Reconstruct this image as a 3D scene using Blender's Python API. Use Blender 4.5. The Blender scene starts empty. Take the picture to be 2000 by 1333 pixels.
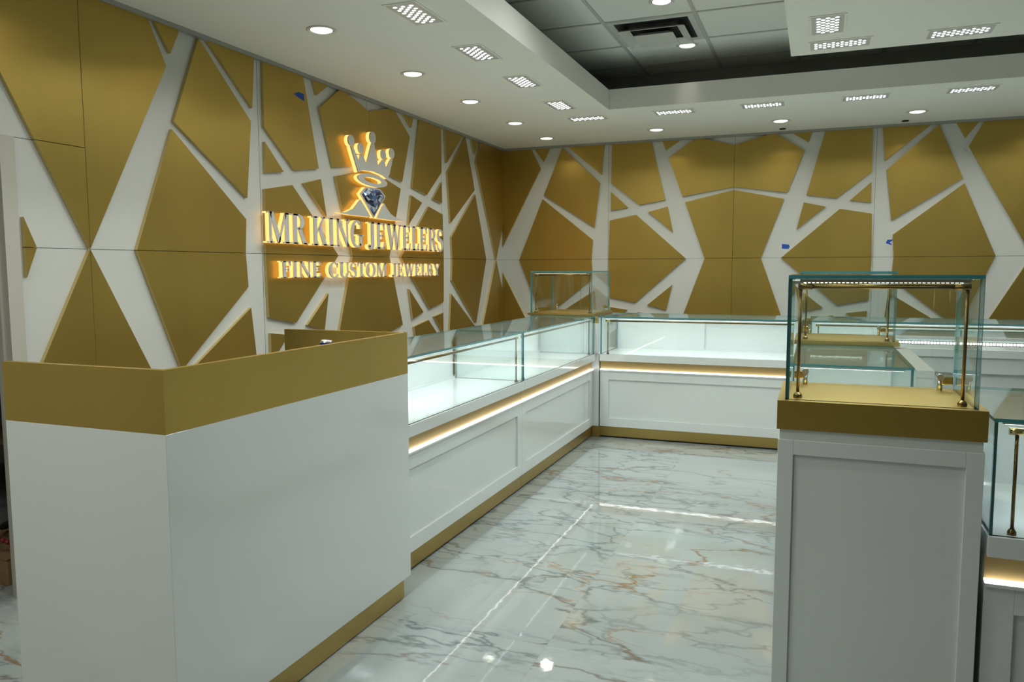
import bpy, bmesh, math, random
from mathutils import Matrix, Vector
random.seed(4)
C = bpy.context.scene.collection
PI = math.pi

# ------------------------------------------------------------------ materials
def mat(name):
    m = bpy.data.materials.new(name); m.use_nodes = True
    return m, m.node_tree, m.node_tree.nodes['Principled BSDF']
def simple(name, col, rough=.5, metal=0, coat=0, spec=.5):
    m, t, b = mat(name)
    b.inputs['Base Color'].default_value = (*col, 1); b.inputs['Roughness'].default_value = rough
    b.inputs['Metallic'].default_value = metal; b.inputs['Coat Weight'].default_value = coat
    b.inputs['Specular IOR Level'].default_value = spec
    return m
def N(t, kind, **kw):
    n = t.nodes.new(kind)
    for k, v in kw.items():
        if k in n.inputs.keys(): n.inputs[k].default_value = v
        else: setattr(n, k, v)
    return n
def noisy(name, col, var=.04, scale=3, rough=.5, metal=0, stretch=(1, 1, 1), bump=0, bscale=60, rvar=0):
    """a plain surface with a slight natural mottling of its own colour"""
    m, t, b = mat(name)
    L = t.links.new
    g = N(t, 'ShaderNodeNewGeometry'); mp = N(t, 'ShaderNodeMapping'); mp.inputs['Scale'].default_value = stretch
    L(g.outputs['Position'], mp.inputs['Vector'])
    no = N(t, 'ShaderNodeTexNoise', Scale=scale, Detail=4)
    L(mp.outputs[0], no.inputs['Vector'])
    r = N(t, 'ShaderNodeValToRGB')
    r.color_ramp.elements[0].position = .3; r.color_ramp.elements[1].position = .7
    r.color_ramp.elements[0].color = (*[c * (1 - var) for c in col], 1)
    r.color_ramp.elements[1].color = (*[min(1, c * (1 + var)) for c in col], 1)
    L(no.outputs['Fac'], r.inputs[0]); L(r.outputs[0], b.inputs['Base Color'])
    b.inputs['Roughness'].default_value = rough; b.inputs['Metallic'].default_value = metal
    if rvar:
        mr = N(t, 'ShaderNodeMapRange'); mr.inputs[3].default_value = rough - rvar; mr.inputs[4].default_value = rough + rvar
        L(no.outputs['Fac'], mr.inputs[0]); L(mr.outputs[0], b.inputs['Roughness'])
    if bump:
        n2 = N(t, 'ShaderNodeTexNoise', Scale=bscale, Detail=3); L(mp.outputs[0], n2.inputs['Vector'])
        bp = N(t, 'ShaderNodeBump', Strength=bump, Distance=.002); L(n2.outputs['Fac'], bp.inputs['Height']); L(bp.outputs[0], b.inputs['Normal'])
    return m
def emit(name, col, s):
    m = bpy.data.materials.new(name); m.use_nodes = True; t = m.node_tree; t.nodes.clear()
    e = N(t, 'ShaderNodeEmission'); e.inputs[0].default_value = (*col, 1); e.inputs[1].default_value = s
    o = N(t, 'ShaderNodeOutputMaterial'); t.links.new(e.outputs[0], o.inputs[0]); return m
def thin_glass():
    m = bpy.data.materials.new('clear_glass'); m.use_nodes = True; t = m.node_tree; t.nodes.clear(); L = t.links.new
    tr = N(t, 'ShaderNodeBsdfTransparent'); tr.inputs[0].default_value = (.972, .988, .984, 1)
    gl = N(t, 'ShaderNodeBsdfGlossy'); gl.inputs['Roughness'].default_value = .01
    gl.inputs['Color'].default_value = (.9, .95, .95, 1)
    # symmetric fresnel, the same seen from either side of the pane
    g = N(t, 'ShaderNodeNewGeometry'); d = N(t, 'ShaderNodeVectorMath', operation='DOT_PRODUCT')
    L(g.outputs['Normal'], d.inputs[0]); L(g.outputs['Incoming'], d.inputs[1])
    a = N(t, 'ShaderNodeMath', operation='ABSOLUTE'); L(d.outputs['Value'], a.inputs[0])
    s = N(t, 'ShaderNodeMath', operation='SUBTRACT'); s.inputs[0].default_value = 1; L(a.outputs[0], s.inputs[1])
    p = N(t, 'ShaderNodeMath', operation='POWER'); L(s.outputs[0], p.inputs[0]); p.inputs[1].default_value = 5
    f = N(t, 'ShaderNodeMath', operation='MULTIPLY_ADD'); L(p.outputs[0], f.inputs[0]); f.inputs[1].default_value = .9; f.inputs[2].default_value = .035
    mx = N(t, 'ShaderNodeMixShader'); L(f.outputs[0], mx.inputs[0]); L(tr.outputs[0], mx.inputs[1]); L(gl.outputs[0], mx.inputs[2])
    o = N(t, 'ShaderNodeOutputMaterial'); L(mx.outputs[0], o.inputs[0]); return m

def marble():
    m, t, b = mat('marble_tiles'); L = t.links.new
    g = N(t, 'ShaderNodeNewGeometry'); sx = N(t, 'ShaderNodeSeparateXYZ'); L(g.outputs['Position'], sx.inputs[0])
    def M(op, a, bb=None, c=None, clamp=False):
        n = N(t, 'ShaderNodeMath', operation=op); n.use_clamp = clamp
        for i, v in enumerate((a, bb, c)):
            if v is None: continue
            if isinstance(v, (int, float)): n.inputs[i].default_value = v
            else: L(v, n.inputs[i])
        return n.outputs[0]
    TX, TY = 1.626, .813
    u = M('DIVIDE', M('ADD', sx.outputs[0], .9), TX); v = M('DIVIDE', M('SUBTRACT', sx.outputs[1], 2.653), TY)
    iu, iv = M('FLOOR', u), M('FLOOR', v); fu, fv = M('FRACT', u), M('FRACT', v)
    # grout mask
    du = M('MULTIPLY', M('MINIMUM', fu, M('SUBTRACT', 1, fu)), TX); dv = M('MULTIPLY', M('MINIMUM', fv, M('SUBTRACT', 1, fv)), TY)
    grout = M('LESS_THAN', M('MINIMUM', du, dv), .0012)
    # every tile takes its own piece of stone
    cv = N(t, 'ShaderNodeCombineXYZ'); L(iu, cv.inputs[0]); L(iv, cv.inputs[1])
    wn = N(t, 'ShaderNodeTexWhiteNoise'); wn.noise_dimensions = '3D'; L(cv.outputs[0], wn.inputs['Vector'])
    off = N(t, 'ShaderNodeVectorMath', operation='SCALE'); L(wn.outputs['Color'], off.inputs[0]); off.inputs['Scale'].default_value = 23
    pos = N(t, 'ShaderNodeVectorMath', operation='ADD'); L(g.outputs['Position'], pos.inputs[0]); L(off.outputs[0], pos.inputs[1])
    mp = N(t, 'ShaderNodeMapping'); mp.inputs['Rotation'].default_value = (0, 0, .22); mp.inputs['Scale'].default_value = (.55, 1.35, 1)
    L(pos.outputs[0], mp.inputs[0])
    # domain warp
    w = N(t, 'ShaderNodeTexNoise', Scale=1.6, Detail=5, Roughness=.6); L(mp.outputs[0], w.inputs['Vector'])
    ws = N(t, 'ShaderNodeVectorMath', operation='SCALE'); L(w.outputs['Color'], ws.inputs[0]); ws.inputs['Scale'].default_value = .75
    wp = N(t, 'ShaderNodeVectorMath', operation='ADD'); L(mp.outputs[0], wp.inputs[0]); L(ws.outputs[0], wp.inputs[1])
    w2 = N(t, 'ShaderNodeTexNoise', Scale=9, Detail=4, Roughness=.6); L(mp.outputs[0], w2.inputs['Vector'])
    ws2 = N(t, 'ShaderNodeVectorMath', operation='SCALE'); L(w2.outputs['Color'], ws2.inputs[0]); ws2.inputs['Scale'].default_value = .11
    wq = N(t, 'ShaderNodeVectorMath', operation='ADD'); L(wp.outputs[0], wq.inputs[0]); L(ws2.outputs[0], wq.inputs[1])
    def veins(scale, width, src, power=1.0, dim=(0, 0, 0)):
        vo = N(t, 'ShaderNodeTexVoronoi', feature='DISTANCE_TO_EDGE', Scale=scale)
        ad = N(t, 'ShaderNodeVectorMath', operation='ADD'); L(src, ad.inputs[0]); ad.inputs[1].default_value = dim
        L(ad.outputs[0], vo.inputs['Vector'])
        mr = N(t, 'ShaderNodeMapRange'); mr.inputs[1].default_value = 0; mr.inputs[2].default_value = width; mr.inputs[3].default_value = 1; mr.inputs[4].default_value = 0
        L(vo.outputs['Distance'], mr.inputs[0]); return M('POWER', mr.outputs[0], power)
    def patch(scale, lo, hi, dim):
        no = N(t, 'ShaderNodeTexNoise', Scale=scale, Detail=2); ad = N(t, 'ShaderNodeVectorMath', operation='ADD'); L(mp.outputs[0], ad.inputs[0]); ad.inputs[1].default_value = dim
        L(ad.outputs[0], no.inputs['Vector'])
        mr = N(t, 'ShaderNodeMapRange'); mr.inputs[1].default_value = lo; mr.inputs[2].default_value = hi; L(no.outputs['Fac'], mr.inputs[0]); return mr.outputs[0]
    big = M('MULTIPLY', veins(1.7, .034, wq.outputs[0], 1.4), patch(1.1, .35, .50, (3, 1, 0)))
    soft = M('MULTIPLY', veins(1.7, .20, wq.outputs[0], 2.2), patch(.9, .42, .65, (7, 1, 0)))
    fine = M('MULTIPLY', veins(4.6, .07, wq.outputs[0], 1.3, (5, 5, 0)), patch(1.3, .44, .58, (1, 9, 0)))
    gold = M('MULTIPLY', veins(1.7, .016, wq.outputs[0], .8), patch(1.7, .46, .6, (11, 4, 0)))
    gold2 = M('MULTIPLY', veins(2.2, .02, wq.outputs[0], 1.2, (8, 2, 0)), patch(1.2, .52, .62, (2, 14, 0)))
    cloud = patch(1.5, .35, .75, (4, 4, 0))
    def mix(f, a, c):
        n = N(t, 'ShaderNodeMix', data_type='RGBA'); L(f, n.inputs[0])
        (L(a, n.inputs[6]) if not isinstance(a, tuple) else setattr(n.inputs[6], 'default_value', (*a, 1)))
        (L(c, n.inputs[7]) if not isinstance(c, tuple) else setattr(n.inputs[7], 'default_value', (*c, 1)))
        return n.outputs[2]
    col = mix(cloud, (.375, .415, .405), (.32, .36, .35))
    col = mix(M('MULTIPLY', soft, .8), col, (.27, .305, .30))
    col = mix(M('MULTIPLY', fine, .9), col, (.15, .18, .18))
    col = mix(M('MULTIPLY', big, .85), col, (.12, .14, .14))
    col = mix(M('MULTIPLY', gold, .8), col, (.28, .155, .06))
    col = mix(M('MULTIPLY', gold2, .75), col, (.32, .19, .08))
    col = mix(M('MULTIPLY', grout, .55), col, (.30, .31, .28))
    L(col, b.inputs['Base Color'])
    b.inputs['Roughness'].default_value = .035; b.inputs['Specular IOR Level'].default_value = .6
    bn = N(t, 'ShaderNodeTexNoise', Scale=20, Detail=1.5); L(g.outputs['Position'], bn.inputs['Vector'])
    bp = N(t, 'ShaderNodeBump', Strength=.30, Distance=.0007); L(bn.outputs['Fac'], bp.inputs['Height']); L(bp.outputs[0], b.inputs['Normal'])
    return m

WHITE = noisy('white_lacquer', (.73, .765, .745), .015, 2, .09); WHITE.node_tree.nodes['Principled BSDF'].inputs['Specular IOR Level'].default_value = .55
WALLW = noisy('white_wall_board', (.61, .62, .585), .015, 2, .28)
PAINT = noisy('ceiling_paint', (.86, .87, .80), .015, 1.5, .75)
GREYP = noisy('grey_reveal_paint', (.36, .37, .34), .02, 2, .6)
GOLD = noisy('brushed_gold_laminate', (.455, .315, .078), .05, 2.2, .37, .88, (1, 1, .35), .12, 30, .04)
GOLDE = noisy('gold_board_edge', (.58, .46, .20), .05, 9, .45, .5)
GOLDB = noisy('satin_gold_plinth', (.50, .36, .12), .04, 3, .33, .92, (1, 1, .4), .05, 60)
BRASS = simple('antique_brass', (.19, .13, .045), .26, 1)
BRASSL = simple('polished_brass', (.62, .48, .20), .16, 1)
STEEL = simple('brushed_steel', (.5, .5, .48), .3, 1)
GLASS = thin_glass()
GEDGE = simple('green_glass_edge', (.055, .26, .28), .08, 0, .3)
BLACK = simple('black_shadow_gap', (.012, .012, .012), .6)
DARK = simple('dark_duct', (.02, .02, .018), .7)
TILE = noisy('acoustic_tile', (.76, .78, .73), .05, 90, .9, 0, (1, 1, 1), .3, 180)
GRID = simple('ceiling_grid_paint', (.50, .51, .47), .5)
TRIMG = simple('grey_aluminium_trim', (.36, .37, .35), .4, .3)
LEDC = emit('case_led', (.90, .97, 1), 8)
LEDL = emit('lip_led', (1, .99, .95), 4.6)
LEDP = emit('panel_led', (.93, .95, 1), 3.2)
LEDD = emit('downlight_led', (1, .95, .85), 2.6)
HALO = emit('halo_acrylic', (1, .55, .16), 1.7)
LENS = simple('led_panel_plate', (.62, .64, .62), .25)
FACE = simple('sign_face', (.62, .62, .59), .35, .2)
JAMB = noisy('door_frame_paint', (.50, .48, .42), .03, 3, .45)
MARBLE = marble()

# ------------------------------------------------------------------ mesh helpers
def link(name, me, m, parent=None, label=None, kind=None):
    o = bpy.data.objects.new(name, me); C.objects.link(o)
    for x in (m if isinstance(m, (list, tuple)) else [m]): me.materials.append(x)
    if parent: o.parent = parent
    if label: o['label'] = label
    if kind: o['kind'] = kind
    return o
class MB:
    def __init__(s): s.bm = bmesh.new()
    def box(s, x0, x1, y0, y1, z0, z1, bev=0, mi=0):
        v = [s.bm.verts.new(p) for p in ((x0,y0,z0),(x1,y0,z0),(x1,y1,z0),(x0,y1,z0),(x0,y0,z1),(x1,y0,z1),(x1,y1,z1),(x0,y1,z1))]
        fs = [s.bm.faces.new([v[i] for i in q]) for q in ((0,3,2,1),(4,5,6,7),(0,1,5,4),(1,2,6,5),(2,3,7,6),(3,0,4,7))]
        for f in fs: f.material_index = mi
        if bev:
            es = list({e for f in fs for e in f.edges})
            bmesh.ops.bevel(s.bm, geom=es, offset=bev, segments=2, affect='EDGES', profile=.5)
        return s
    def prism(s, pts, fn, d0, d1, mside=0, mface=0):
        """pts (2-D outline) swept from depth d0 to d1; fn(u, v, d) -> xyz"""
        a = [s.bm.verts.new(fn(u, v, d0)) for u, v in pts]; b = [s.bm.verts.new(fn(u, v, d1)) for u, v in pts]
        n = len(pts); f = s.bm.faces.new(b); f.material_index = mface; g = s.bm.faces.new(a[::-1]); g.material_index = mface
        for i in range(n):
            q = s.bm.faces.new((a[i], a[(i+1) % n], b[(i+1) % n], b[i])); q.material_index = mside
        return s
    def cyl(s, p, q, r, n=16, r2=None):
        p, q = Vector(p), Vector(q); d = (q - p).normalized(); a = d.orthogonal().normalized(); b = d.cross(a)
        r2 = r if r2 is None else r2
        A = [s.bm.verts.new(p + (a*math.cos(t)+b*math.sin(t))*r) for t in [2*PI*i/n for i in range(n)]]
        B = [s.bm.verts.new(q + (a*math.cos(t)+b*math.sin(t))*r2) for t in [2*PI*i/n for i in range(n)]]
        s.bm.faces.new(A[::-1]); s.bm.faces.new(B)
        for i in range(n):
            f = s.bm.faces.new((A[i], A[(i+1) % n], B[(i+1) % n], B[i])); f.smooth = True
        return s
    def lathe(s, prof, c=(0,0,0), n=40, mi=0, close=False):
        rings = []
        for r, z in prof:
            rings.append([s.bm.verts.new((c[0]+r*math.cos(2*PI*i/n), c[1]+r*math.sin(2*PI*i/n), c[2]+z)) for i in range(n)])
        for A, B in zip(rings, rings[1:]):
            for i in range(n):
                f = s.bm.faces.new((A[i], A[(i+1) % n], B[(i+1) % n], B[i])); f.smooth = True; f.material_index = mi
        if close:
            s.bm.faces.new(rings[0][::-1]); s.bm.faces.new(rings[-1])
        return s
    def pane(s, x0, x1, y0, y1, z0, z1):
        """glass sheet: faces 0 = clear, thin edges 1 = green"""
        s.box(x0, x1, y0, y1, z0, z1)
        dims = (x1-x0, y1-y0, z1-z0); ax = dims.index(min(dims))
        s.bm.faces.ensure_lookup_table()
        for f in s.bm.faces[-6:]:
            f.normal_update(); f.material_index = 0 if abs(f.normal[ax]) > .9 else 1
        return s
    def done(s, name, m, parent=None, label=None, kind=None):
        s.bm.normal_update()
        ng = [f for f in s.bm.faces if len(f.verts) > 4 and len(f.verts) < 12]
        if ng and name == 'gold_panel': bmesh.ops.triangulate(s.bm, faces=ng)
        bmesh.ops.recalc_face_normals(s.bm, faces=s.bm.faces)
        me = bpy.data.meshes.new(name); s.bm.to_mesh(me); s.bm.free()
        return link(name, me, m, parent, label, kind)
def thing(name, loc, label, cat, rz=0, group=None):
    o = bpy.data.objects.new(name, None); o.empty_display_size = .1; C.objects.link(o)
    o.location = loc; o.rotation_euler = (0, 0, rz); o['label'] = label; o['category'] = cat
    if group: o['group'] = group
    return o
def copy_thing(root, loc, rz, label, group=None):
    r = root.copy(); C.objects.link(r); r.location = loc; r.rotation_euler = (0, 0, rz); r['label'] = label
    if group: r['group'] = group
    for ch in list(root.children):
        c = ch.copy(); C.objects.link(c); c.parent = r
        for g in list(ch.children):
            d = g.copy(); C.objects.link(d); d.parent = c
    return r
def struct(name, mb, m): return mb.done(name, m, kind='structure')

# ------------------------------------------------------------------ room shell
XL, YB, XR, YF = -3.13, 7.77, 5.2, -2.6
ZS, ZU, ZT = 2.66, 2.815, 3.067
struct('floor', MB().box(-5.2, XR, YF, YB+.15, -.12, 0), MARBLE)
struct('wall_back', MB().box(XL-.15, XR+.15, YB, YB+.15, 0, ZT+.1), WALLW)
wl = struct('wall_left', MB().box(XL-.15, XL, 2.32, YB, 0, ZT+.1).box(XL-.15, XL, 1.15, 2.32, 1.956, ZT+.1).box(XL-.15, XL, YF, 1.15, 0, ZT+.1), WALLW)
struct('wall_right', MB().box(XR, XR+.15, YF, YB, 0, ZT+.1), PAINT)
struct('wall_front', MB().box(XL-.15, XR+.15, YF-.15, YF, 0, ZT+.1), noisy('warm_bounce_paint', (.50, .46, .36), .02, 2, .6))  # unseen wall, its beige chosen to bounce warm light onto the desk side
wb = [o for o in C.objects if o.name == 'wall_back'][0]
# dropped perimeter soffit with the raised centre
OX0, OX1, OY0, OY1 = -1.58, 3.95, -.9, 6.18
s = MB()
s.box(XL, OX0, YF, YB, ZS, ZU); s.box(OX1, XR, YF, YB, ZS, ZU); s.box(OX0, OX1, OY1, YB, ZS, ZU); s.box(OX0, OX1, YF, OY0, ZS, ZU)
soffit = struct('ceiling', s, PAINT)
# grey cove walls above the soffit
MB().box(-2.27, -2.25, OY0-.6, 6.86, ZU, ZT).box(-2.27, 4.6, 6.86, 6.88, ZU, ZT).box(4.6, 4.62, OY0-.6, 6.88, ZU, ZT).box(-2.27, 4.6, OY0-.62, OY0-.6, ZU, ZT).done('cove_wall', GREYP, soffit)
tiles = struct('ceiling', MB().box(-2.3, 4.65, OY0-.65, 6.9, ZT, ZT+.05), TILE)
s = MB()
x = -1.405 - .61
while x < 4.6:
    if x > -2.25: s.box(x-.012, x+.012, OY0-.6, 6.86, ZT-.006, ZT)
    x += .61
y = 5.33 - .607*10
while y < 6.86:
    if y > OY0-.6: s.box(-2.25, 4.6, y-.009, y+.009, ZT-.0055, ZT)
    y += .607
s.done('ceiling_grid', GRID, tiles)
# suspended rectangular cloud over the island
cloud = struct('ceiling', MB().box(-.184, 2.65, .9, 5.075, ZS, ZS+.15).box(.05, 2.4, 1.15, 4.85, ZS+.15, ZT), PAINT)
# grey angle trim where gold walls meet the soffit
struct('trim_1', MB().box(XL, XL+.03, 1.15, YB, ZS-.022, ZS), TRIMG)
struct('trim_2', MB().box(XL+.03, XR, YB-.03, YB, ZS-.022, ZS), TRIMG)

# ------------------------------------------------------------------ raised gold panels on the walls
W, J = 1.22, 1.5
A = [[(0,0),(.503,.935),(.38,1.17),(0,1.17)], [(.41,1.17),(.535,1.005),(.62,1.17)],
     [(.538,.665),(1.08,.32),(1.133,.767),(.737,1.135)], [(.765,1.165),(1.149,.846),(1.182,1.17)],
     [(.264,0),(1.05,0),(1.064,.196),(.524,.624)]]
B = [[(.032,.755),(.317,.532),(.574,.572),(.422,1.17),(.037,1.17)], [(.03,.485),(.205,.509),(.032,.668)],
     [(.009,0),(.78,0),(.286,.437),(.02,.387)], [(.651,.259),(.595,.506),(.406,.46)],
     [(.525,1.17),(.572,1.05),(.76,1.17)], [(.602,.974),(.739,.60),(1.22,.672),(1.22,1.062),(.865,1.155)],
     [(.961,0),(1.22,0),(1.22,.643),(.766,.543)]]
def clip(poly, ax, lim, sign):
    out = []
    for i, p in enumerate(poly):
        q = poly[(i+1) % len(poly)]; dp, dq = sign*(p[ax]-lim), sign*(q[ax]-lim)
        if dp >= 0: out.append(p)
        if (dp >= 0) != (dq >= 0):
            k = dp/(dp-dq); out.append((p[0]+(q[0]-p[0])*k, p[1]+(q[1]-p[1])*k))
    return out
def clipbox(poly, a0, a1, b0, b1):
    for ax, lim, sg in ((0, a0, 1), (0, a1, -1), (1, b0, 1), (1, b1, -1)):
        if len(poly) < 3: return []
        poly = clip(poly, ax, lim, sg)
    return poly if len(poly) >= 3 else []
def area(p): return abs(sum(p[i][0]*p[(i+1) % len(p)][1]-p[(i+1) % len(p)][0]*p[i][1] for i in range(len(p))))/2
G = .0016
def gold_panels(wall, start, kinds, fn, regions):
    """fn(s, z, depth) -> xyz, s = distance along the wall"""
    for k, kind in enumerate(kinds):
        s0 = start + k*W
        for pol in (A if kind[0] == 'A' else B):
            for up in (1, -1):
                pts = [(s0 + (W-u if kind.endswith('m') else u), J + up*v) for u, v in pol]
                for (a0, a1, b0, b1) in regions:
                    for h0, h1 in ((J+G, 2.645), (.12, J-G)):
                        q = clipbox(pts, max(a0, s0+G), min(a1, s0+W-G), max(b0, h0), min(b1, h1))
                        if len(q) < 3 or area(q) < .0006: continue
                        MB().prism(q, fn, 0, .02, 1, 0).done('gold_panel', [GOLD, GOLDE], wall)
L3 = lambda s_, z, d: (XL + d, s_, z)
B3 = lambda s_, z, d: (s_, YB - d, z)
gold_panels(wl, 1.437, ['Am', 'A', 'B', 'Bm', 'Am', 'A'], L3, [(1.437, 2.657, 1.956+G, 9), (2.34, 2.657, 0, 1.956-G), (2.657, YB-.022, 0, 9)])
gold_panels(wb, -3.20, ['A', 'B', 'Bm', 'Am', 'A', 'B', 'Bm'], B3, [(XL+.002, XR, 0, 9)])
# fine joints in the white boards
s = MB()
for k in range(1, 6): s.box(XL, XL+.0006, 1.437+k*W-.001, 1.437+k*W+.001, .1, 2.64)
s.box(XL, XL+.0006, 2.34, YB, J-.001, J+.001).box(XL, XL+.0006, 1.3, 2.657, 1.955, 1.957).done('board_joint', BLACK, wl)
s = MB()
for k in range(1, 7): s.box(-3.2+k*W-.001, -3.2+k*W+.001, YB-.0006, YB, .1, 2.64)
s.box(XL, XR, YB-.0006, YB, J-.001, J+.001).done('board_joint', BLACK, wb)

# ------------------------------------------------------------------ doorway at the left edge and the stock room behind
door = struct('door_1', MB().box(XL-.07, XL+.018, 2.255, 2.3195, 0, 1.9555).box(XL-.07, XL+.018, 1.1505, 1.215, 0, 1.9555).box(XL-.07, XL+.018, 1.215, 2.255, 1.90, 1.9555), JAMB)
MB().box(XL-.045, XL-.02, 2.245, 2.255, 0, 1.90).box(XL-.045, XL-.02, 1.215, 1.225, 0, 1.90).done('door_stop', JAMB, door)
BEIGE = noisy('stock_room_panel', (.42, .38, .29), .25, 2, .6, 0, (.4, 1, 3))
struct('wall_stock_room', MB().box(-5.2, -5.05, -.4, 4.2, 0, 2.6).box(-5.05, XL-.15, 4.05, 4.2, 0, 2.6).box(-5.05, XL-.15, -.4, -.25, 0, 2.6).box(-5.2, XL-.15, -.4, 4.2, 2.6, 2.7), BEIGE)
GOLDI = noisy('gold_inlay_laminate', (.44, .31, .12), .04, 3, .6, .35)
CARD = noisy('cardboard', (.30, .19, .09), .12, 6, .8)
bx = thing('cardboard_box', (-3.53, 2.52, 0), 'brown cardboard box on the stock room floor seen through the doorway', 'box')
MB().box(-.21, .21, -.2, .2, 0, .12, .004).done('carton', CARD, bx)
MB().box(-.215, -.01, -.205, .205, .1205, .126).box(.01, .215, -.205, .205, .1205, .126).done('flap', CARD, bx)
sh = thing('storage_shelf', (-4.1, 3.12, 0), 'dark beige storage shelf behind the open doorway at left', 'shelf')
for k, z in enumerate((.45, .9, 1.35)): MB().box(-.5, .5, -.2, .2, z, z+.03).done('shelf_board', noisy('raw_board', (.22, .17, .11), .2, 5, .6) if k == 0 else bpy.data.materials['raw_board'], sh)
for sx_ in (-.5, .48): 
    for sy_ in (-.2, .18): MB().box(sx_, sx_+.02, sy_, sy_+.02, 0, 1.5).done('upright', BLACK, sh)
def cable(name, pts, r, m, label):
    P = [Vector(p) for p in pts]; fine = []
    for i in range(len(P)-1):
        p0, p1, p2, p3 = P[max(i-1, 0)], P[i], P[i+1], P[min(i+2, len(P)-1)]
        for k in range(8):
            u = k/8; fine.append(.5*((2*p1)+(p2-p0)*u+(2*p0-5*p1+4*p2-p3)*u*u+(3*p1-p0-3*p2+p3)*u**3))
    s = MB()
    for a_, b_ in zip(fine, fine[1:]): s.cyl(a_, b_, r, 8)
    o = s.done(name, m); o['label'] = label; o['category'] = 'cable'; return o
cable('power_cable', [(-3.70, 2.68, .138), (-3.62, 2.52, .17), (-3.50, 2.48, .22), (-3.38, 2.52, .19), (-3.42, 2.66, .138), (-3.6, 2.60, .20), (-3.5, 2.50, .138)], .012, BLACK, 'black cable coiled on the cardboard box in the doorway')
cable('extension_cord', [(-3.70, 2.40, .136), (-3.56, 2.42, .20), (-3.42, 2.34, .21), (-3.34, 2.42, .136)], .010, simple('red_cable', (.25, .03, .02), .5), 'dark red cable lying over the cardboard box in the doorway')

# ------------------------------------------------------------------ reception desk
d = thing('reception_desk', (-1.586, 1.555, 0), 'white gloss reception desk with gold top band and gold plinth', 'desk')
DW, DL = -.605, 1.31
MB().box(DW, 0, 0, DL, .095, .968, .0015).done('body', WHITE, d)
MB().box(DW+.02, -.018, .02, DL-.03, .006, .095).done('plinth', GOLDB, d, 'recessed gold plinth')
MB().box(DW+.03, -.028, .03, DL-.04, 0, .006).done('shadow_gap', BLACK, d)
XY = lambda u, v, dd: (u, v, dd)
MB().prism([(0, 0), (0, DL), (-.02, DL-.02), (-.02, .02)], XY, .968, 1.14).done('front_band', GOLD, d, 'brushed gold band')
MB().prism([(DW, 0), (0, 0), (-.02, .02), (DW, .02)], XY, .968, 1.14).done('side_band', GOLD, d)
MB().prism([(DW, DL-.02), (-.02, DL-.02), (0, DL), (DW, DL)], XY, .968, 1.14).done('end_band', GOLD, d)
MB().box(DW, -.021, .0205, DL-.0205, .9685, .975).done('worktop', GREYP, d)
can = thing('drink_can', (-1.865, 2.69, .975), 'slim blue and silver drink can standing inside the reception desk', 'can')
MB().lathe([(.0, 0), (.019, 0), (.0265, .008), (.0265, .127), (.0262, .129)], n=32).done('can_body', simple('blue_can', (.012, .03, .30), .25, .6), can)
MB().lathe([(.0262, .128), (.0262, .130), (.0238, .136), (.0225, .139), (.0205, .134), (0, .133)], n=32).done('can_rim', simple('can_silver', (.8, .8, .82), .25, 1), can, 'silver rim')

# ------------------------------------------------------------------ showcases
GT = .009
def shaker(s, x0, x1, z0, z1, yf, yb, fr=.072, rec=.013):
    """front board with a recessed centre between x0..x1"""
    s.box(x0, x1, yf+rec, yb, z0, z1)
    s.box(x0, x0+fr, yf, yf+rec, z0, z1, .0012); s.box(x1-fr, x1, yf, yf+rec, z0, z1, .0012)
    s.box(x0+fr, x1-fr, yf, yf+rec, z1-fr, z1, .0012); s.box(x0+fr, x1-fr, yf, yf+rec, z0, z0+fr, .0012)
def lamp(name, parent, loc, sx, sy, power, col, spread=PI, rot=(0, 0, 0), disk=False):
    l = bpy.data.lights.new(name, 'AREA'); l.shape = 'ELLIPSE' if disk else 'RECTANGLE'; l.size = sx; l.size_y = sy
    l.energy = power; l.color = col; l.spread = spread
    o = bpy.data.objects.new(name, l); C.objects.link(o); o.location = loc; o.rotation_euler = rot
    if parent: o.parent = parent
    return o
CASEW = 1.0
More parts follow.
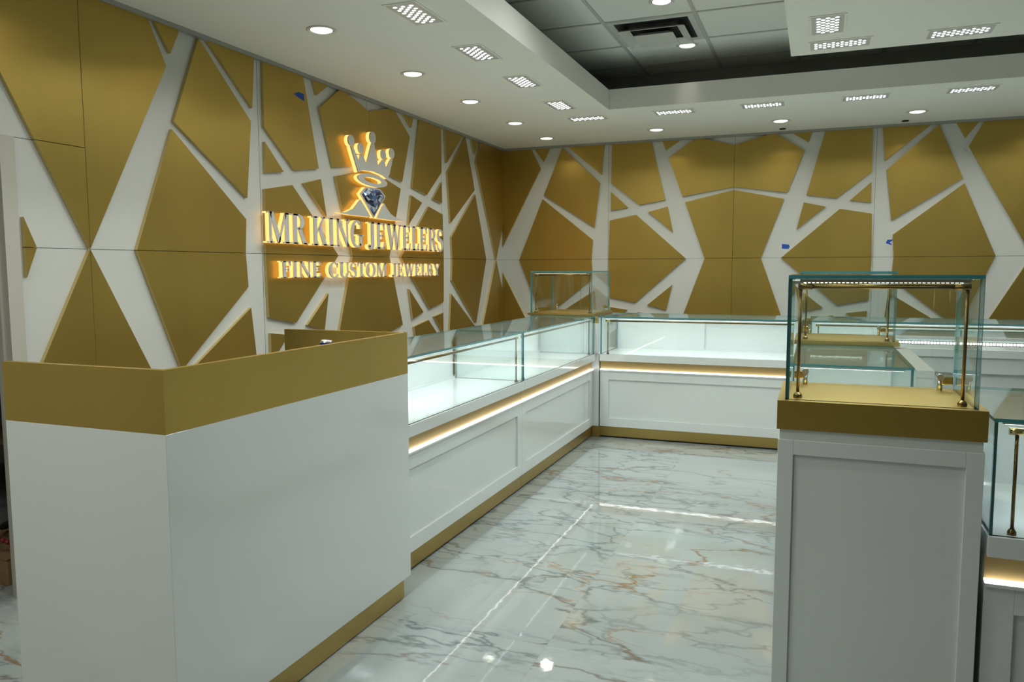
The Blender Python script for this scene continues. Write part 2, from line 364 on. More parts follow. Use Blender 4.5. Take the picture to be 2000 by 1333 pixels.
def showcase(name, loc, rz, w, dpt, label, group=None, ends=(1, 1), toe=True, rail=True, lipm=None, doors=2, inner=True):
    """front is local -Y at y=0, width along +X from 0 to w, depth to +Y"""
    t = thing(name, loc, label, 'showcase', rz, group)
    s = MB(); shaker(s, 0, w, .095, .56, .022, dpt-.02); s.done('cabinet', WHITE, t)
    if toe:
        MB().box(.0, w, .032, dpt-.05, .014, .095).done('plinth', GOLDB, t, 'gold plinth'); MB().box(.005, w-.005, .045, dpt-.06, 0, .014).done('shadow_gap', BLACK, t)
    MB().box(0, w, .012, .035, .56, .569).box(0, w, .035, dpt-.02, .56, .645).done('lip', WHITE, t)
    MB().box(.003, w-.003, .014, .026, .569, .5785).done('lip_light', LEDL, t, 'glowing white LED line')
    MB().box(0, w, .030, .036, .5785, .645).done('gold_inlay', GOLDI, t, 'gold inlay strip')
    MB().box(0, w, 0, dpt, .645, .70, .001).done('deck', WHITE, t)
    g0 = .010
    gf = MB().pane(.004, w-.004, g0, g0+GT, .70, 1.002-GT*0).done('front_glass', [GLASS, GEDGE], t)
    MB().pane(.002, w-.002, g0-.001, dpt-.012, 1.0025, 1.0025+GT).done('top_glass', [GLASS, GEDGE], t)
    for e, xx in zip(ends, (.004, w-.004-GT)):
        if e: MB().pane(xx, xx+GT, g0+GT+.001, dpt-.03, .70, 1.002).done('side_glass', [GLASS, GEDGE], t)
    # rear frame and sliding doors
    MB().box(0, w, dpt-.030, dpt, .975, 1.0015).box(0, w, dpt-.03, dpt, .70, .712).done('rear_rail', WHITE, t)
    n = doors
    for i in range(n):
        a, b_ = .012 + i*(w-.024)/n - (.01 if i else 0), .012 + (i+1)*(w-.024)/n
        yo = dpt-.026 + (.012 if i % 2 else 0)
        MB().box(a, b_, yo, yo+.009, .712, .975).done('rear_door', WHITE, t)
    # light bar under the top glass
    lb = MB().box(.03, w-.03, g0+GT+.030, g0+GT+.044, .991, 1.002).done('light_bar', STEEL, t)
    MB().box(.035, w-.035, g0+GT+.033, g0+GT+.041, .9902, .9915).done('led_strip', LEDC, lb)
    lamp('case_light', t, (w/2, g0+GT+.050, .987), w-.1, .014, CASEW*w, (.80, .94, 1), 2.1, (math.radians(34), 0, 0))
    if rail:
        r = MB().cyl((.055, g0+.028, .975), (w-.055, g0+.028, .975), .0065).done('brass_rail', BRASS, t, 'brass rail')
        for xx in (.06, w-.06):
            MB().cyl((xx, g0+.028, .708), (xx, g0+.028, .972), .0045).lathe([(.011, .70), (.011, .708), (.006, .716)], (xx, g0+.028, 0), 16).done('brass_post', BRASS, t)
            MB().cyl((xx-.018, g0+.028, .975), (xx+.018, g0+.028, .975), .0095).done('rail_fitting', BRASSL, r)
    return t
H = PI/2
# left-hand row (fronts face +X)
showcase('glass_showcase', (-1.69, 3.02, 0), H, 1.54, .51, 'lit glass showcase partly hidden behind the reception desk end', ends=(1, 1))
showcase('glass_showcase', (-1.69, 4.563, 0), H, 1.665, .51, 'lit glass showcase on the left row running up to the corner display', ends=(1, 1))
# back row (fronts face -Y)
showcase('glass_showcase', (-1.655, 6.235, 0), 0, 1.545, .60, 'long lit glass showcase facing the aisle along the back wall')
showcase('glass_showcase', (-.04, 6.235, 0), 0, 1.86, .60, 'lit back wall showcase seen through the two island display boxes')
showcase('glass_showcase', (1.83, 6.235, 0), 0, 1.6, .60, 'lit back wall showcase at the far right edge of the picture')
p = thing('divider_post', (-.075, 6.24, 0), 'narrow steel and brass post between the two back wall showcases', 'post')
MB().box(-.03, .03, .0, .58, .0, .70).done('post_base', WHITE, p); MB().box(-.026, .026, .0, .03, .70, 1.014, .002).done('post_face', simple('bronze_mirror', (.26, .24, .18), .25, .9), p)
# corner unit under the corner display box
c = thing('corner_cabinet', (-2.27, 6.247, 0), 'white corner cabinet with brass column joining the left and back showcase rows', 'cabinet')
MB().box(0, .605, 0, .60, .095, .70).box(.0, .54, .02, .58, .70, .985).box(.566, .598, -.012, .022, .70, .955).done('cabinet', WHITE, c)
MB().box(.0, .615, .0, .58, 0, .095).done('plinth', GOLDB, c)
MB().box(.564, .600, -.014, .024, .9555, 1.01, .002).done('column_cap', BRASSL, c, 'brass column cap')
MB().pane(.0, .612, .001, .60, 1.0015, 1.011).done('top_glass', [GLASS, GEDGE], c)
# island
showcase('glass_showcase', (.437, 2.300, 0), 0, 1.75, .63, 'lit island showcase at right edge beside the near display pedestal')
showcase('glass_showcase', (-.088, 3.37, 0), 0, .455, .88, 'lit island showcase end behind the near display pedestal', rail=False, doors=1)
showcase('glass_showcase', (-.088, 4.262, 0), 0, .455, .70, 'island showcase carrying the far glass display box', rail=False, doors=1)
MB_ = MB()
ic = thing('side_cabinet', (.371, 3.38, 0), 'white topped cabinet strip along the inner side of the island showcases', 'cabinet')
MB().box(0, .062, 0, .95, 0, .975).done('cabinet', WHITE, ic); MB().box(0, .064, -.002, .95, .975, 1.003).done('top_rim', WHITE, ic)
# rear row of the island, its working side faces the camera
rr = thing('glass_showcase', (.375, 4.97, 0), 'rear island showcase with LED bar and white doors facing the island inside', 'showcase')
w_ = 2.0
s = MB(); shaker(s, 0, w_, .095, .90, .0, .55, .09, .02); s.done('cabinet', WHITE, rr)
MB().box(0, w_, .04, .52, 0, .095).done('plinth', GOLDB, rr)
MB().box(0, w_, -.012, .03, .90, .945, .001).box(0, w_, .0, .03, .995, 1.012).done('rear_rail', WHITE, rr)
lb = MB().box(.05, w_-.01, .012, .028, .965, .985).done('light_bar', STEEL, rr)
s = MB()
for k in range(118): s.box(.06+k*.0162, .06+k*.0162+.0105, .009, .0119, .970, .981)
s.done('led_strip', emit('dotted_led', (.95, .98, 1), 9), lb)
MB().pane(0, w_, .03, .548, 1.003, 1.012).done('top_glass', [GLASS, GEDGE], rr)
MB().pane(0, w_, .539, .548, .945, 1.002).done('front_glass', [GLASS, GEDGE], rr)
MB().box(0, w_, .03, .52, .90, .94).done('deck', WHITE, rr)

# ------------------------------------------------------------------ display boxes (towers)
def glass_box(t, w, dpt, z0, z1, watt=1.7, lcol=(.95, 1, .92), g=.010, led=None, railed=True, xin=.020, yin=.022, post_at=None):
    x0, x1, y0, y1 = xin, w-xin, yin, dpt-yin
    MB().pane(x0, x1, y0, y0+g, z0, z1-g).done('front_glass', [GLASS, GEDGE], t)
    MB().pane(x0, x0+g, y0+g, y1, z0, z1-g).done('side_glass', [GLASS, GEDGE], t)
    MB().pane(x1-g, x1, y0+g, y1, z0, z1-g).done('side_glass', [GLASS, GEDGE], t)
    MB().pane(x0, x1, y0, y1, z1-g+.0003, z1).done('top_glass', [GLASS, GEDGE], t)
    MB().pane(x0+g+.002, (x0+x1)/2, y1-g+.004, y1, z0+.004, z1-g-.004).pane((x0+x1)/2+.002, x1-g-.002, y1-g+.004, y1, z0+.004, z1-g-.004).done('rear_door', [GLASS, GEDGE], t)
    for sx_, dr in ((x0+g+.004, 1), (x1-g-.004, -1)):
        hb = MB().box(min(sx_, sx_+dr*.03), max(sx_, sx_+dr*.03), y1-.026, y1-.010, z0+.018, z0+.042, .002).done('hinge', BRASSL, t)
        MB().cyl((sx_+dr*.034, y1-.018, z0), (sx_+dr*.034, y1-.018, z0+.034), .007).cyl((sx_+dr*.034, y1-.032, z0+.040), (sx_+dr*.034, y1-.004, z0+.040), .010).done('hinge_pin', STEEL, hb)
    lb = MB().box(x0+.03, x1-.03, y0+g+.003, y0+g+.011, z1-g-.010, z1-g-.001).done('light_bar', STEEL, t)
    s = MB()
    n = int((x1-x0-.08)/.011)
    for k in range(n): s.box(x0+.04+k*.011, x0+.04+k*.011+.006, y0+g+.0045, y0+g+.0095, z1-g-.0115, z1-g-.0101)
    s.done('led_strip', led or LEDL, lb)
    lamp('box_light', t, (w/2, y0+g+.062, z1-g-.012), w-.12, .03, watt, lcol, 2.2, (math.radians(25), 0, 0))
    if railed:
        yy = y0 + .045; a, b_ = x0+.028, x1-.028; zr = z1-.032
        r = MB().cyl((a, yy, zr), (b_, yy, zr), .0062).done('brass_rail', BRASS, t, 'antique brass rail')
        for xx, dr in ((a, 1), (b_, -1)):
            MB().cyl((xx-dr*.003, yy, zr), (xx+dr*.035, yy, zr), .0085).done('rail_fitting', BRASS, r)
            MB().cyl((xx+dr*.004, yy, z0+.008), (xx+dr*.004, yy, zr), .0045).lathe([(0, 0), (.0115, 0), (.0125, .006), (.0095, .012), (.0045, .016)], (xx+dr*.004, yy, z0), 20).done('brass_post', BRASS, t)
ped = thing('display_pedestal', (-.094, 2.300, 0), 'near white display pedestal with gold cap and empty glass box on top', 'display case')
PW, PD = .519, .40
s = MB(); shaker(s, .004, PW-.004, .0, .918, .004, PD-.004, .042, .008); s.done('cabinet', WHITE, ped)
MB().box(.008, PW-.008, .008, PD-.008, .918, .948).done('neck', WHITE, ped)
MB().box(0, PW, 0, PD, .948, 1.030, .0008).done('gold_cap', GOLD, ped, 'gold cap block')
glass_box(ped, PW, PD, 1.030, 1.381, led=emit('box_led', (.95, 1, .95), 7))
MB().box(.03, .05, .10, PD-.03, 1.356, 1.364).done('top_light', simple('alu', (.7, .7, .66), .3, 1), ped)
t2 = thing('display_box', (-.10, 4.26, 1.0118), 'far glass display box with gold base standing on the island showcase', 'display case')
MB().box(0, .49, 0, .46, .0, .022, .0008).done('gold_base', GOLDB, t2, 'thin gold base')
glass_box(t2, .49, .46, .022, .372, 1.4, (1, .97, .85), led=bpy.data.materials['box_led'])
t3 = thing('display_box', (-2.295, 6.255, 1.0113), 'glass display box with gold base on the corner cabinet', 'display case')
MB().box(0, .58, 0, .64, .0, .019, .0008).done('gold_base', GOLDB, t3, 'thin gold base')
glass_box(t3, .58, .64, .019, .372, 1.0, (1, .86, .6), led=emit('warm_box_led', (1, .88, .55), 4))

# ------------------------------------------------------------------ ceiling fixtures
def make_led_panel():
    t = thing('led_panel', (0, 0, 0), '', 'ceiling light')
    MB().box(-.168, .168, -.090, .090, -.004, 0, .001).done('frame', PAINT, t)
    MB().box(-.155, .155, -.078, .078, -.0052, -.004).done('lens_plate', LENS, t)
    s = MB(); n = 12
    for i in range(12):
        xs = -.125 + i*.25/11
        for k in range(3 if i % 2 == 0 else 2):
            yy = (k-1)*.044 if i % 2 == 0 else (k-.5)*.044
            vs = [s.bm.verts.new((xs+.0085*math.cos(2*PI*j/n), yy+.0105*math.sin(2*PI*j/n), -.0062)) for j in range(n)]
            s.bm.faces.new(vs)
    s.done('led_lenses', LEDP, t)
    lamp('panel_lamp', t, (0, 0, -.009), .27, .12, 5.0, (.94, 1, .985), 2.75)
    return t
P0 = make_led_panel()
place = []
lp = ['first', 'second', 'third', 'fourth', 'fifth', 'sixth']
left_y = [3.54, 4.295, 5.05, 5.87, 2.79, 2.03, 1.28, .5]
left_y += [-.25, -1.0]  # unseen panels added to brighten the front of the room
names = ['nearest LED light panel in view on the left soffit', 'second LED light panel from the picture top on the left soffit', 'third LED light panel from the picture top on the left soffit', 'LED light panel on the left soffit just before the corner one',
         'LED light panel on the left soffit level with the reception desk end', 'LED light panel on the left soffit above the reception desk middle', 'LED light panel on the left soffit above the near desk side', 'LED light panel on the left soffit level with the camera', 'added unseen LED light panel on the left soffit behind the camera', 'added unseen LED light panel at the front end of the left soffit']
for yv, nm in zip(left_y, names): place.append((-1.885, yv, ZS, H, nm))
for xv, nm in zip((-1.83, -1.11, -.43, .295, .985, 1.68, 2.38), ('LED light panel at the inner corner where the two soffits meet', 'first LED light panel right of the corner on the back soffit', 'second LED light panel right of the corner on the back soffit', 'third LED light panel right of the corner on the back soffit', 'LED light panel on the back soffit nearest the right picture edge', 'LED light panel on the back soffit beyond the right picture edge', 'last LED light panel at the right end of the back soffit')):
    place.append((xv, 6.455, ZS, 0, nm))
place += [(.012, 4.49, ZS, H, 'LED light panel turned lengthways at the left side of the hanging ceiling panel'), (.08, 4.885, ZS, 0, 'LED light panel at the far left corner of the hanging ceiling panel'),
          (.675, 4.885, ZS, 0, 'LED light panel right of centre on the hanging ceiling panel'), (1.4, 4.885, ZS, 0, 'LED light panel further right along the hanging panel far edge'),
          (.012, 3.6, ZS, H, 'LED light panel on the hanging ceiling panel above the island left side'), (.012, 2.7, ZS, H, 'LED light panel on the hanging ceiling panel above the near pedestal')]
for i, (x, y, z, rz, nm) in enumerate(place):
    if i == 0: P0.location = (x, y, z); P0.rotation_euler = (0, 0, rz); P0['label'] = nm; P0['group'] = 'LED light panels in the ceiling'
    else: copy_thing(P0, (x, y, z), rz, nm)
def make_downlight():
    t = thing('downlight', (0, 0, 0), '', 'ceiling light')
    MB().lathe([(.079, 0), (.080, -.003), (.074, -.006), (.0665, -.006), (.0655, -.002)]).done('trim_ring', simple('white_trim', (.66, .67, .62), .35), t)
    MB().lathe([(.0655, -.0015), (.058, -.0015)]).done('gap_ring', simple('grey_gap', (.10, .10, .09), .6), t)
    s = MB(); s.lathe([(.058, -.003), (.045, -.008), (.025, -.0105), (.0005, -.0115)]); s.done('lens', LEDD, t)
    lamp('spot_lamp', t, (0, 0, -.014), .11, .11, 1.5, (1, .92, .74), 2.6, disk=True)
    return t
D0 = make_downlight()
dl = [(-2.47, 3.59, ZS, 'recessed round downlight nearest the camera on the left soffit'), (-2.47, 4.59, ZS, 'second round downlight along the left soffit'), (-2.47, 5.49, ZS, 'third round downlight along the left soffit'),
      (-2.47, 6.43, ZS, 'fourth round downlight along the left soffit'), (-2.47, 7.27, ZS, 'round downlight in the corner of the soffit'), (-1.40, 7.22, ZS, 'first round downlight right of the corner along the back soffit'),
      (-.33, 7.20, ZS, 'second round downlight right of the corner along the back soffit'), (.715, 7.20, ZS, 'round downlight on the back soffit above the island display boxes'), (1.76, 7.20, ZS, 'round downlight on the back soffit beyond the right picture edge'),
      (-2.47, 2.6, ZS, 'round downlight on the left soffit above the doorway corner'), (-2.47, 1.5, ZS, 'round downlight on the left soffit over the near desk side'),
      (-2.47, .5, ZS, 'added unseen warm downlight on the left soffit just before the desk'), (-2.47, -.5, ZS, 'added unseen warm downlight on the left soffit behind the camera'), (-2.47, -1.5, ZS, 'added unseen warm downlight at the front end of the left soffit'),  # unseen lamps added to warm and brighten the desk side
      (-.958, 1.8, ZT, 'added unseen fill downlight in the tiled ceiling before the desk corner'), (-.958, .7, ZT, 'added unseen fill downlight in the tiled ceiling above the camera'),  # unseen lamps added as fill for the desk front
      (-.958, 5.05, ZT, 'round downlight cut by the top picture edge in the tiled ceiling'), (-.958, 6.09, ZT, 'round downlight beside the air vent in the tiled ceiling'), (-.958, 4.0, ZT, 'round downlight in the tiled ceiling before the air vent'), (-.958, 2.9, ZT, 'round downlight in the tiled ceiling over the aisle')]
for i, (x, y, z, nm) in enumerate(dl):
    if i == 0: D0.location = (x, y, z); D0['label'] = nm; D0['group'] = 'round downlights'
    else:
        q = copy_thing(D0, (x, y, z), 0, nm)
        if z == ZT and y > 5:
            for ch in q.children:
                if ch.type == 'LIGHT': ch.data = ch.data.copy(); ch.data.energy = .12; ch.data.spread = .8
        elif z == ZT:
            for ch in q.children:
                if ch.type == 'LIGHT': ch.data = ch.data.copy(); ch.data.energy = 6.5; ch.data.color = (.96, 1, .97); ch.data.spread = 2.6  # aisle lamps strengthened as fill for the desk front
        elif y < 1:
            for ch in q.children:
                if ch.type == 'LIGHT': ch.data = ch.data.copy(); ch.data.energy = 2.2; ch.data.color = (1, .84, .54)  # added front lamps made stronger and warmer for the desk side
av = thing('air_vent', (-1.100, 5.6335, ZT), 'square white air vent with stepped louvres in the tiled ceiling', 'air vent')
def ring(s, a, b_, z0, z1, zin):
    """square frame, outer half-size a at z0 falling to inner half-size b_ at z1"""
    vo = [s.bm.verts.new((sx_*a, sy_*a, z0)) for sx_, sy_ in ((-1,-1),(1,-1),(1,1),(-1,1))]
    vi = [s.bm.verts.new((sx_*b_, sy_*b_, z1)) for sx_, sy_ in ((-1,-1),(1,-1),(1,1),(-1,1))]
    for i in range(4): s.bm.faces.new((vo[i], vo[(i+1) % 4], vi[(i+1) % 4], vi[i]))
MB().box(-.255, .255, -.255, .255, -.004, -.0005).done('throat', DARK, av)
VW = simple('vent_white', (.60, .61, .57), .45)
s = MB()
for (x0, x1, y0, y1) in ((-.292,.292,-.292,-.25),(-.292,.292,.25,.292),(-.292,-.25,-.25,.25),(.25,.292,-.25,.25)): s.box(x0, x1, y0, y1, -.007, -.001, .001)
s.done('flange', VW, av)
s = MB(); ring(s, .228, .165, -.052, -.020, 0); ring(s, .226, .163, -.0545, -.0225, 0); ring(s, .228, .226, -.052, -.0545, 0)
s.done('outer_louvre', VW, av)
s = MB(); s.box(-.138, .138, -.138, .138, -.066, -.063, .001); ring(s, .138, .10, -.063, -.04, 0); s.done('centre_plate', VW, av)
for x, y, nm in ((-.33, 7.60, 'tiny black ceiling disc left of the island near the back wall'), (.665, 7.60, 'tiny black ceiling disc above the right display box near the back wall')):
    o = MB().lathe([(.0, -.008), (.026, -.008), (.030, 0)], (x, y, ZS), 20).done('black_disc', BLACK); o['label'] = nm; o['category'] = 'ceiling_disc'  # plain black disc for each dark spot on the ceiling

# ------------------------------------------------------------------ blue painter's tape
BLUE = simple('blue_tape', (.01, .07, .42), .6)
def tape(pts, fn, d0, label):
    o = MB().prism(pts, fn, d0-.0006, d0+.0006).done('blue_tape', BLUE); o['label'] = label; o['category'] = 'tape'; o['group'] = 'bits of blue tape on the gold panels'
tape([(4.205, 2.508), (4.245, 2.495), (4.308, 2.483), (4.308, 2.528), (4.25, 2.530)], L3, .0202, 'bit of blue tape high on the left wall above the sign')
tape([(-.315, 1.585), (-.258, 1.583), (-.245, 1.602), (-.256, 1.622), (-.315, 1.628)], B3, .0003, 'bit of blue tape on the back wall near the hanging panel left side')
tape([(.562, 1.622), (.618, 1.602), (.596, 1.628), (.622, 1.652), (.576, 1.652)], B3, .0003, 'bit of blue tape on the white trunk above the island display boxes')
s = MB()
for u, v in ((1.145, 2.418), (1.155, 2.405), (1.163, 2.416), (1.150, 2.398), (1.166, 2.400)): s.prism([(u-.004, v-.004), (u+.004, v-.003), (u+.003, v+.004)], B3, .0, .0006)
s.done('scuff_mark', BLACK, wb)

# ------------------------------------------------------------------ shop sign: letters built from strokes
def arc(cx, cy, rx, ry, a0, a1, tx, ty, n=18):
    """ring sector, outer radii rx/ry, inner rx-tx / ry-ty"""
    o = []; i_ = []
    for k in range(n+1):
        a = math.radians(a0+(a1-a0)*k/n); o.append((cx+rx*math.cos(a), cy+ry*math.sin(a))); i_.append((cx+(rx-tx)*math.cos(a), cy+(ry-ty)*math.sin(a)))
    return o + i_[::-1]
def R_(x0, y0, x1, y1): return [(x0, y0), (x1, y0), (x1, y1), (x0, y1)]
T, t_, S = .165, .07, .05
def stroke(pts, ws):
    l, r = [], []
    for i, (p, w) in enumerate(zip(pts, ws)):
        a = pts[max(i-1, 0)]; b_ = pts[min(i+1, len(pts)-1)]; dx, dy = b_[0]-a[0], b_[1]-a[1]; q = math.hypot(dx, dy) or 1
        nx, ny = -dy/q*w/2, dx/q*w/2; l.append((p[0]+nx, p[1]+ny)); r.append((p[0]-nx, p[1]-ny))
    return l + r[::-1]
def spoly(w):
    cx = w/2; pts = []
    for k in range(15): a = math.radians(25 + k*(245-0)/14); pts.append((cx+(w/2-.08)*math.cos(a), .735+.225*math.sin(a)))
    pts = pts[:]; 
    q = []
    for k in range(15): a = math.radians(90 - k*(245)/14); q.append((cx+(w/2-.075)*math.cos(a), .265+.235*math.sin(a)))
    allp = pts[:13] + q[2:]
    n = len(allp); ws = [.07 + .11*math.exp(-((i/(n-1)-.5)/.2)**2) for i in range(n)]
    return [stroke(allp, ws), R_(w-.10, .70, w-.055, .93), R_(.02, .07, .065, .31)]
GL = {
 'I': (.36, [R_(.0975, 0, .2625, 1), R_(.01, 0, .35, S), R_(.01, 1-S, .35, 1)]),
 'M': (.98, [R_(.11, 0, .11+t_, 1), [(.09, 1), (.27, 1), (.56, .12), (.50, .0), (.44, .0)], [(.44, 0), (.50, 0), (.80, .90), (.80, 1), (.76, 1)], R_(.75, 0, .75+T, 1), R_(.0, 0, .28, S), R_(.0, 1-S, .20, 1), R_(.66, 0, .98, S), R_(.80, 1-S, .98, 1)]),
 'R': (.72, [R_(.09, 0, .09+T, 1), R_(0, 0, .34, S), R_(0, 1-S, .30, 1), arc(.32, .745, .28, .255, -90, 90, T, t_), R_(.25, 1-t_, .33, 1), R_(.25, .49, .36, .49+t_), [(.30, .52), (.46, .52), (.70, .0), (.52, .0)], R_(.54, 0, .76, S)]),
 'K': (.80, [R_(.09, 0, .09+T, 1), R_(0, 0, .34, S), R_(0, 1-S, .34, 1), [(.25, .40), (.25, .50), (.60, 1), (.68, 1)], [(.34, .58), (.46, .68), (.78, 0), (.58, 0)], R_(.52, 0, .84, S), R_(.50, 1-S, .78, 1)]),
 'N': (.84, [R_(.11, 0, .11+t_, 1), [(.06, 1), (.25, 1), (.73, .10), (.73, 0), (.66, 0)], R_(.66, 0, .73, 1), R_(0, 0, .27, S), R_(0, 1-S, .2, 1), R_(.57, 1-S, .83, 1)]),
 'G': (.80, [arc(.40, .5, .39, .515, 50, 310, .17, .07, 30), R_(.53, .06, .53+T, .46), R_(.44, .43, .80, .43+S), R_(.60, .70, .65, .95)]),
 'J': (.42, [R_(.17, .12, .17+T, 1), R_(.05, 1-S, .42, 1), arc(.155, .12, .18, .17, -175, 0, .15, .07, 14), arc(.06, .10, .06, .06, 0, 350, .058, .058, 14)]),
 'E': (.64, [R_(.09, 0, .09+T, 1), R_(0, 0, .56, S+.015), R_(0, 1-S-.015, .56, 1), R_(.22, .48, .44, .54), R_(.40, .38, .45, .64), [(.56, .0), (.61, .28), (.56, .28), (.48, .05)], [(.56, 1), (.58, .74), (.53, .74), (.47, .95)]]),
 'W': (1.08, [[(.07, 1), (.25, 1), (.42, .22), (.36, 0), (.30, 0)], [(.32, 0), (.37, 0), (.60, .95), (.54, 1)], [(.45, 1), (.63, 1), (.80, .22), (.74, 0), (.68, 0)], [(.70, 0), (.75, 0), (1.0, 1), (.93, 1)], R_(0, 1-S, .30, 1), R_(.38, 1-S, .70, 1), R_(.83, 1-S, 1.08, 1)]),
 'L': (.60, [R_(.09, 0, .09+T, 1), R_(0, 0, .54, S+.015), R_(0, 1-S, .34, 1), [(.54, 0), (.58, .30), (.53, .30), (.44, .05)]]),
 'S': (.54, spoly(.52)),
 'F': (.60, [R_(.09, 0, .09+T, 1), R_(0, 0, .34, S), R_(0, 1-S-.015, .54, 1), R_(.22, .47, .42, .53), R_(.38, .37, .43, .63), [(.54, 1), (.57, .72), (.52, .72), (.44, .95)]]),
 'C': (.72, [arc(.40, .5, .39, .515, 45, 315, .17, .07, 30), R_(.60, .66, .65, .95), R_(.62, .14, .67, .24)]),
 'U': (.80, [R_(.10, .28, .10+T, 1), R_(.62, .28, .62+t_, 1), arc(.395, .28, .295, .295, 180, 360, .15, .08, 20), R_(0, 1-S, .36, 1), R_(.53, 1-S, .79, 1)]),
 'T': (.68, [R_(.255, 0, .255+T, 1), R_(.16, 0, .52, S), R_(.03, 1-S-.015, .65, 1), [(.03, 1), (.10, .95), (.06, .72), (.01, .72)], [(.65, 1), (.58, .95), (.62, .72), (.67, .72)]]),
 'O': (.82, [arc(.41, .5, .40, .515, 0, 180, .165, .07, 24), arc(.41, .5, .40, .515, 180, 360, .165, .07, 24)]),
 'Y': (.80, [R_(.33, 0, .33+T, .48), R_(.24, 0, .58, S), [(.07, 1), (.26, 1), (.495, .44), (.33, .44)], [(.40, .44), (.47, .44), (.73, 1), (.66, 1)], R_(0, 1-S, .34, 1), R_(.56, 1-S, .80, 1)]),
}
DB, DM, DF = .030, .058, .066      # back of the glowing body, back of the face, front
def extrude_polys(polys, d0, d1, name, m, parent, label=None):
    s = MB()
    for p_ in polys: s.prism(p_, L3, d0, d1)
    s.bm.normal_update(); bmesh.ops.triangulate(s.bm, faces=[f for f in s.bm.faces if len(f.verts) > 4])
    o = s.done(name, m, parent, label); return o
def word(sign, txt, y0, y1, z0, z1):
    gap = .045; tot = sum(GL[c_][0] for c_ in txt) + gap*(len(txt)-1); sx_ = (y1-y0)/tot; h = z1-z0; u = 0
    for c_ in txt:
        w, ps = GL[c_]
        q = [[(y0+(u+a)*sx_, z0+b_*h) for a, b_ in p_] for p_ in ps]
        f = extrude_polys(q, DM, DF, 'letter', FACE, sign)
        extrude_polys(q, DB, DM-.0004, 'glowing_body', HALO, f, 'warm glowing letter side')
        u += w + gap
def sign_root(name, label): 
    o = thing(name, (0, 0, 0), label, 'sign'); return o
s1 = sign_root('sign_lettering', 'large halo-lit letters reading MR KING JEWELERS on the left wall')
word(s1, 'MR', 3.850, 4.243, 1.565, 1.752); word(s1, 'KING', 4.297, 4.917, 1.562, 1.750); word(s1, 'JEWELERS', 4.985, 6.215, 1.557, 1.750)
s2 = sign_root('sign_lettering', 'smaller halo-lit letters reading FINE CUSTOM JEWELRY below the large line')
word(s2, 'FINE', 3.974, 4.391, 1.352, 1.456); word(s2, 'CUSTOM', 4.475, 5.238, 1.348, 1.452); word(s2, 'JEWELRY', 5.322, 6.147, 1.348, 1.450)
s3 = sign_root('crown_emblem', 'halo-lit crown emblem with blue diamond and two curved flourishes above the lettering')
def ell(cy, cz, ry, rz, tilt, n=40):
    return [(cy+ry*math.cos(a)*math.cos(tilt)-rz*math.sin(a)*math.sin(tilt), cz+ry*math.cos(a)*math.sin(tilt)+rz*math.sin(a)*math.cos(tilt)) for a in [2*PI*k/n for k in range(n)]]
def emblem(name, polys, label=None, m=None):
    f = extrude_polys(polys, DM, DF, name, m or FACE, s3, label); extrude_polys(polys, DB, DM-.0004, 'glowing_body', HALO, f)
crown = [(4.770,2.262),(4.800,2.262),(4.876,2.172),(4.892,2.222),(4.922,2.226),(4.972,2.166),(5.050,2.324),(5.084,2.326),(5.134,2.168),(5.196,2.222),(5.226,2.224),(5.250,2.166),(5.322,2.246),(5.352,2.246),(5.300,2.130),(5.262,2.088),(5.20,2.108),(5.06,2.122),(4.92,2.114),(4.862,2.092)]
emblem('crown', [crown])
for cy, cz, r in ((4.779, 2.303, .038), (4.903, 2.266, .037), (5.067, 2.366, .042), (5.216, 2.262, .037), (5.342, 2.288, .038)):
    emblem('crown_ball', [ell(cy, cz, r, r, 0, 28)])
oe, ie = ell(5.058, 2.055, .205, .045, -.02), ell(5.060, 2.056, .125, .020, -.02)
emblem('crown_ring', [oe[:21] + ie[:21][::-1], oe[20:] + [oe[0]] + [ie[0]] + ie[20:][::-1]])
emblem('flourish', [[(4.597,1.791),(4.70,1.802),(4.79,1.832),(4.845,1.873),(4.882,1.903),(4.925,1.868),(4.975,1.825),(5.015,1.787),(4.76,1.785)]])
emblem('flourish', [[(5.212,1.900),(5.249,1.866),(5.311,1.825),(5.414,1.797),(5.535,1.784),(5.348,1.780),(5.105,1.783),(5.145,1.836),(5.178,1.872)]])
dia = [(4.955,1.998),(5.06,2.004),(5.160,2.000),(5.232,1.952),(5.060,1.782),(4.885,1.944)]
emblem('diamond_back', [dia])
# faceted stone in front
inner = [(5.057+(a-5.057)*.90, 1.915+(b_-1.915)*.90) for a, b_ in dia]
cols = [(.02,.05,.16),(.10,.22,.50),(.35,.45,.60),(.01,.015,.03),(.05,.12,.34),(.55,.60,.66)]
fm = [simple('stone_%d' % i, c_, .12, .2, 1) for i, c_ in enumerate(cols)]
bm = bmesh.new(); rnd = random.Random(7)
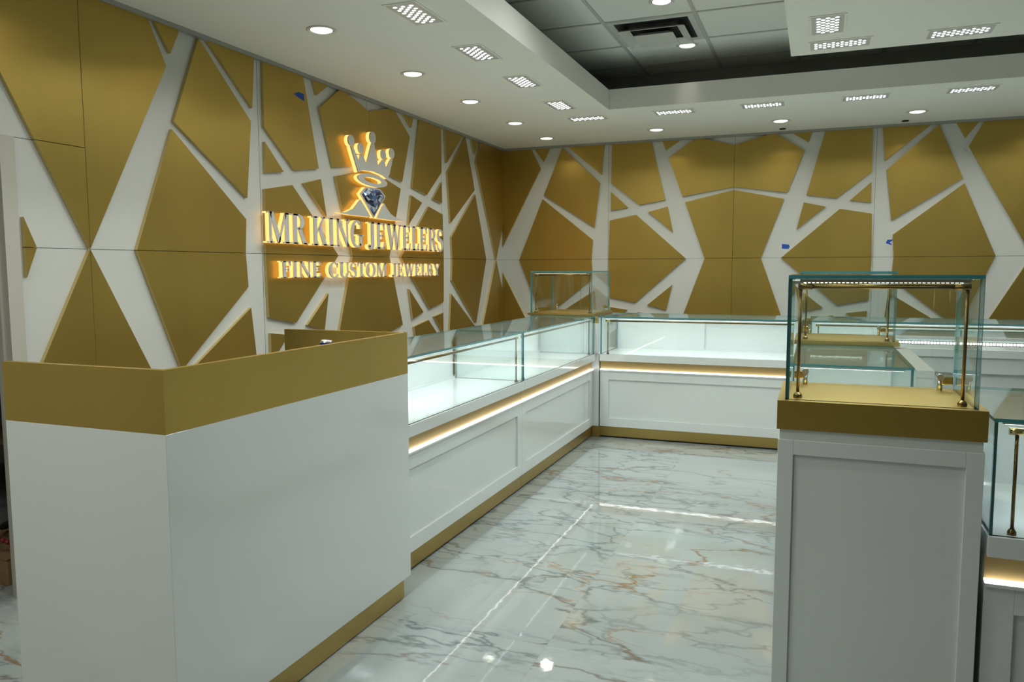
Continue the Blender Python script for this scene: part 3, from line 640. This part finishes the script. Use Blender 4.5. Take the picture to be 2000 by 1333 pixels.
# fan of small facets: rings between the outline and a few inner loops
loops = []
for f_, dz in ((1, 0), (.78, .006), (.52, .010), (.26, .012)):
    pts = []
    n = len(inner)
    for i in range(n):
        a, b_ = inner[i], inner[(i+1) % n]
        for k in range(3):
            q = (a[0]+(b_[0]-a[0])*k/3, a[1]+(b_[1]-a[1])*k/3)
            pts.append((5.057+(q[0]-5.057)*f_+(rnd.uniform(-.006,.006) if f_ < 1 else 0), 1.93+(q[1]-1.93)*f_+(rnd.uniform(-.006,.006) if f_ < 1 else 0), DF+.001+dz))
    loops.append([bm.verts.new(L3(*p_)) for p_ in pts])
for a, b_ in zip(loops, loops[1:]):
    n = len(a)
    for i in range(n):
        for tri in (((a[i], a[(i+1) % n], b_[i])), ((a[(i+1) % n], b_[(i+1) % n], b_[i]))):
            f = bm.faces.new(tri); f.material_index = rnd.choice((0, 0, 1, 2, 3, 3, 4, 4, 5))
f = bm.faces.new(loops[-1]); f.material_index = 4
f = bm.faces.new(loops[0][::-1]); f.material_index = 3
bmesh.ops.recalc_face_normals(bm, faces=bm.faces)
me = bpy.data.meshes.new('diamond'); bm.to_mesh(me); bm.free()
link('diamond', me, fm, s3, 'faceted blue and black diamond')

# ------------------------------------------------------------------ camera, world, view
yaw, pitch, roll = .37175, .09155, .003557
f_ = Vector((-math.sin(yaw)*math.cos(pitch), math.cos(yaw)*math.cos(pitch), -math.sin(pitch)))
r_ = f_.cross(Vector((0, 0, 1))).normalized(); d_ = f_.cross(r_)
cr, sr = math.cos(roll), math.sin(roll)
rr_, dd_ = r_*cr + d_*sr, -r_*sr + d_*cr
cam = bpy.data.cameras.new('camera'); co = bpy.data.objects.new('camera', cam); C.objects.link(co)
M = Matrix((rr_, -dd_, -f_)).transposed().to_4x4(); M.translation = (0, 0, 1.4); co.matrix_world = M
cam.sensor_width = 36; cam.lens = 1524.7/2000*36; cam.clip_start = .05; cy = bpy.context.scene.cycles; cy.transparent_max_bounces = 24
cy.max_bounces = 5; cy.diffuse_bounces = 3; cy.glossy_bounces = 3; cy.transmission_bounces = 2; cy.adaptive_threshold = .08
for mm in bpy.data.materials:
    if mm.name in ('panel_led', 'downlight_led', 'case_led', 'box_led', 'warm_box_led', 'dotted_led'): mm.cycles.emission_sampling = 'NONE'; cam.clip_end = 60
sc = bpy.context.scene; sc.camera = co
w = bpy.data.worlds.new('world'); sc.world = w; w.use_nodes = True
w.node_tree.nodes['Background'].inputs[0].default_value = (.8, .85, .8, 1); w.node_tree.nodes['Background'].inputs[1].default_value = .05
sc.view_settings.view_transform = 'Standard'; sc.view_settings.look = 'None'; sc.view_settings.gamma = 1
sc.view_settings.exposure = 0; sc.view_settings.use_curve_mapping = False
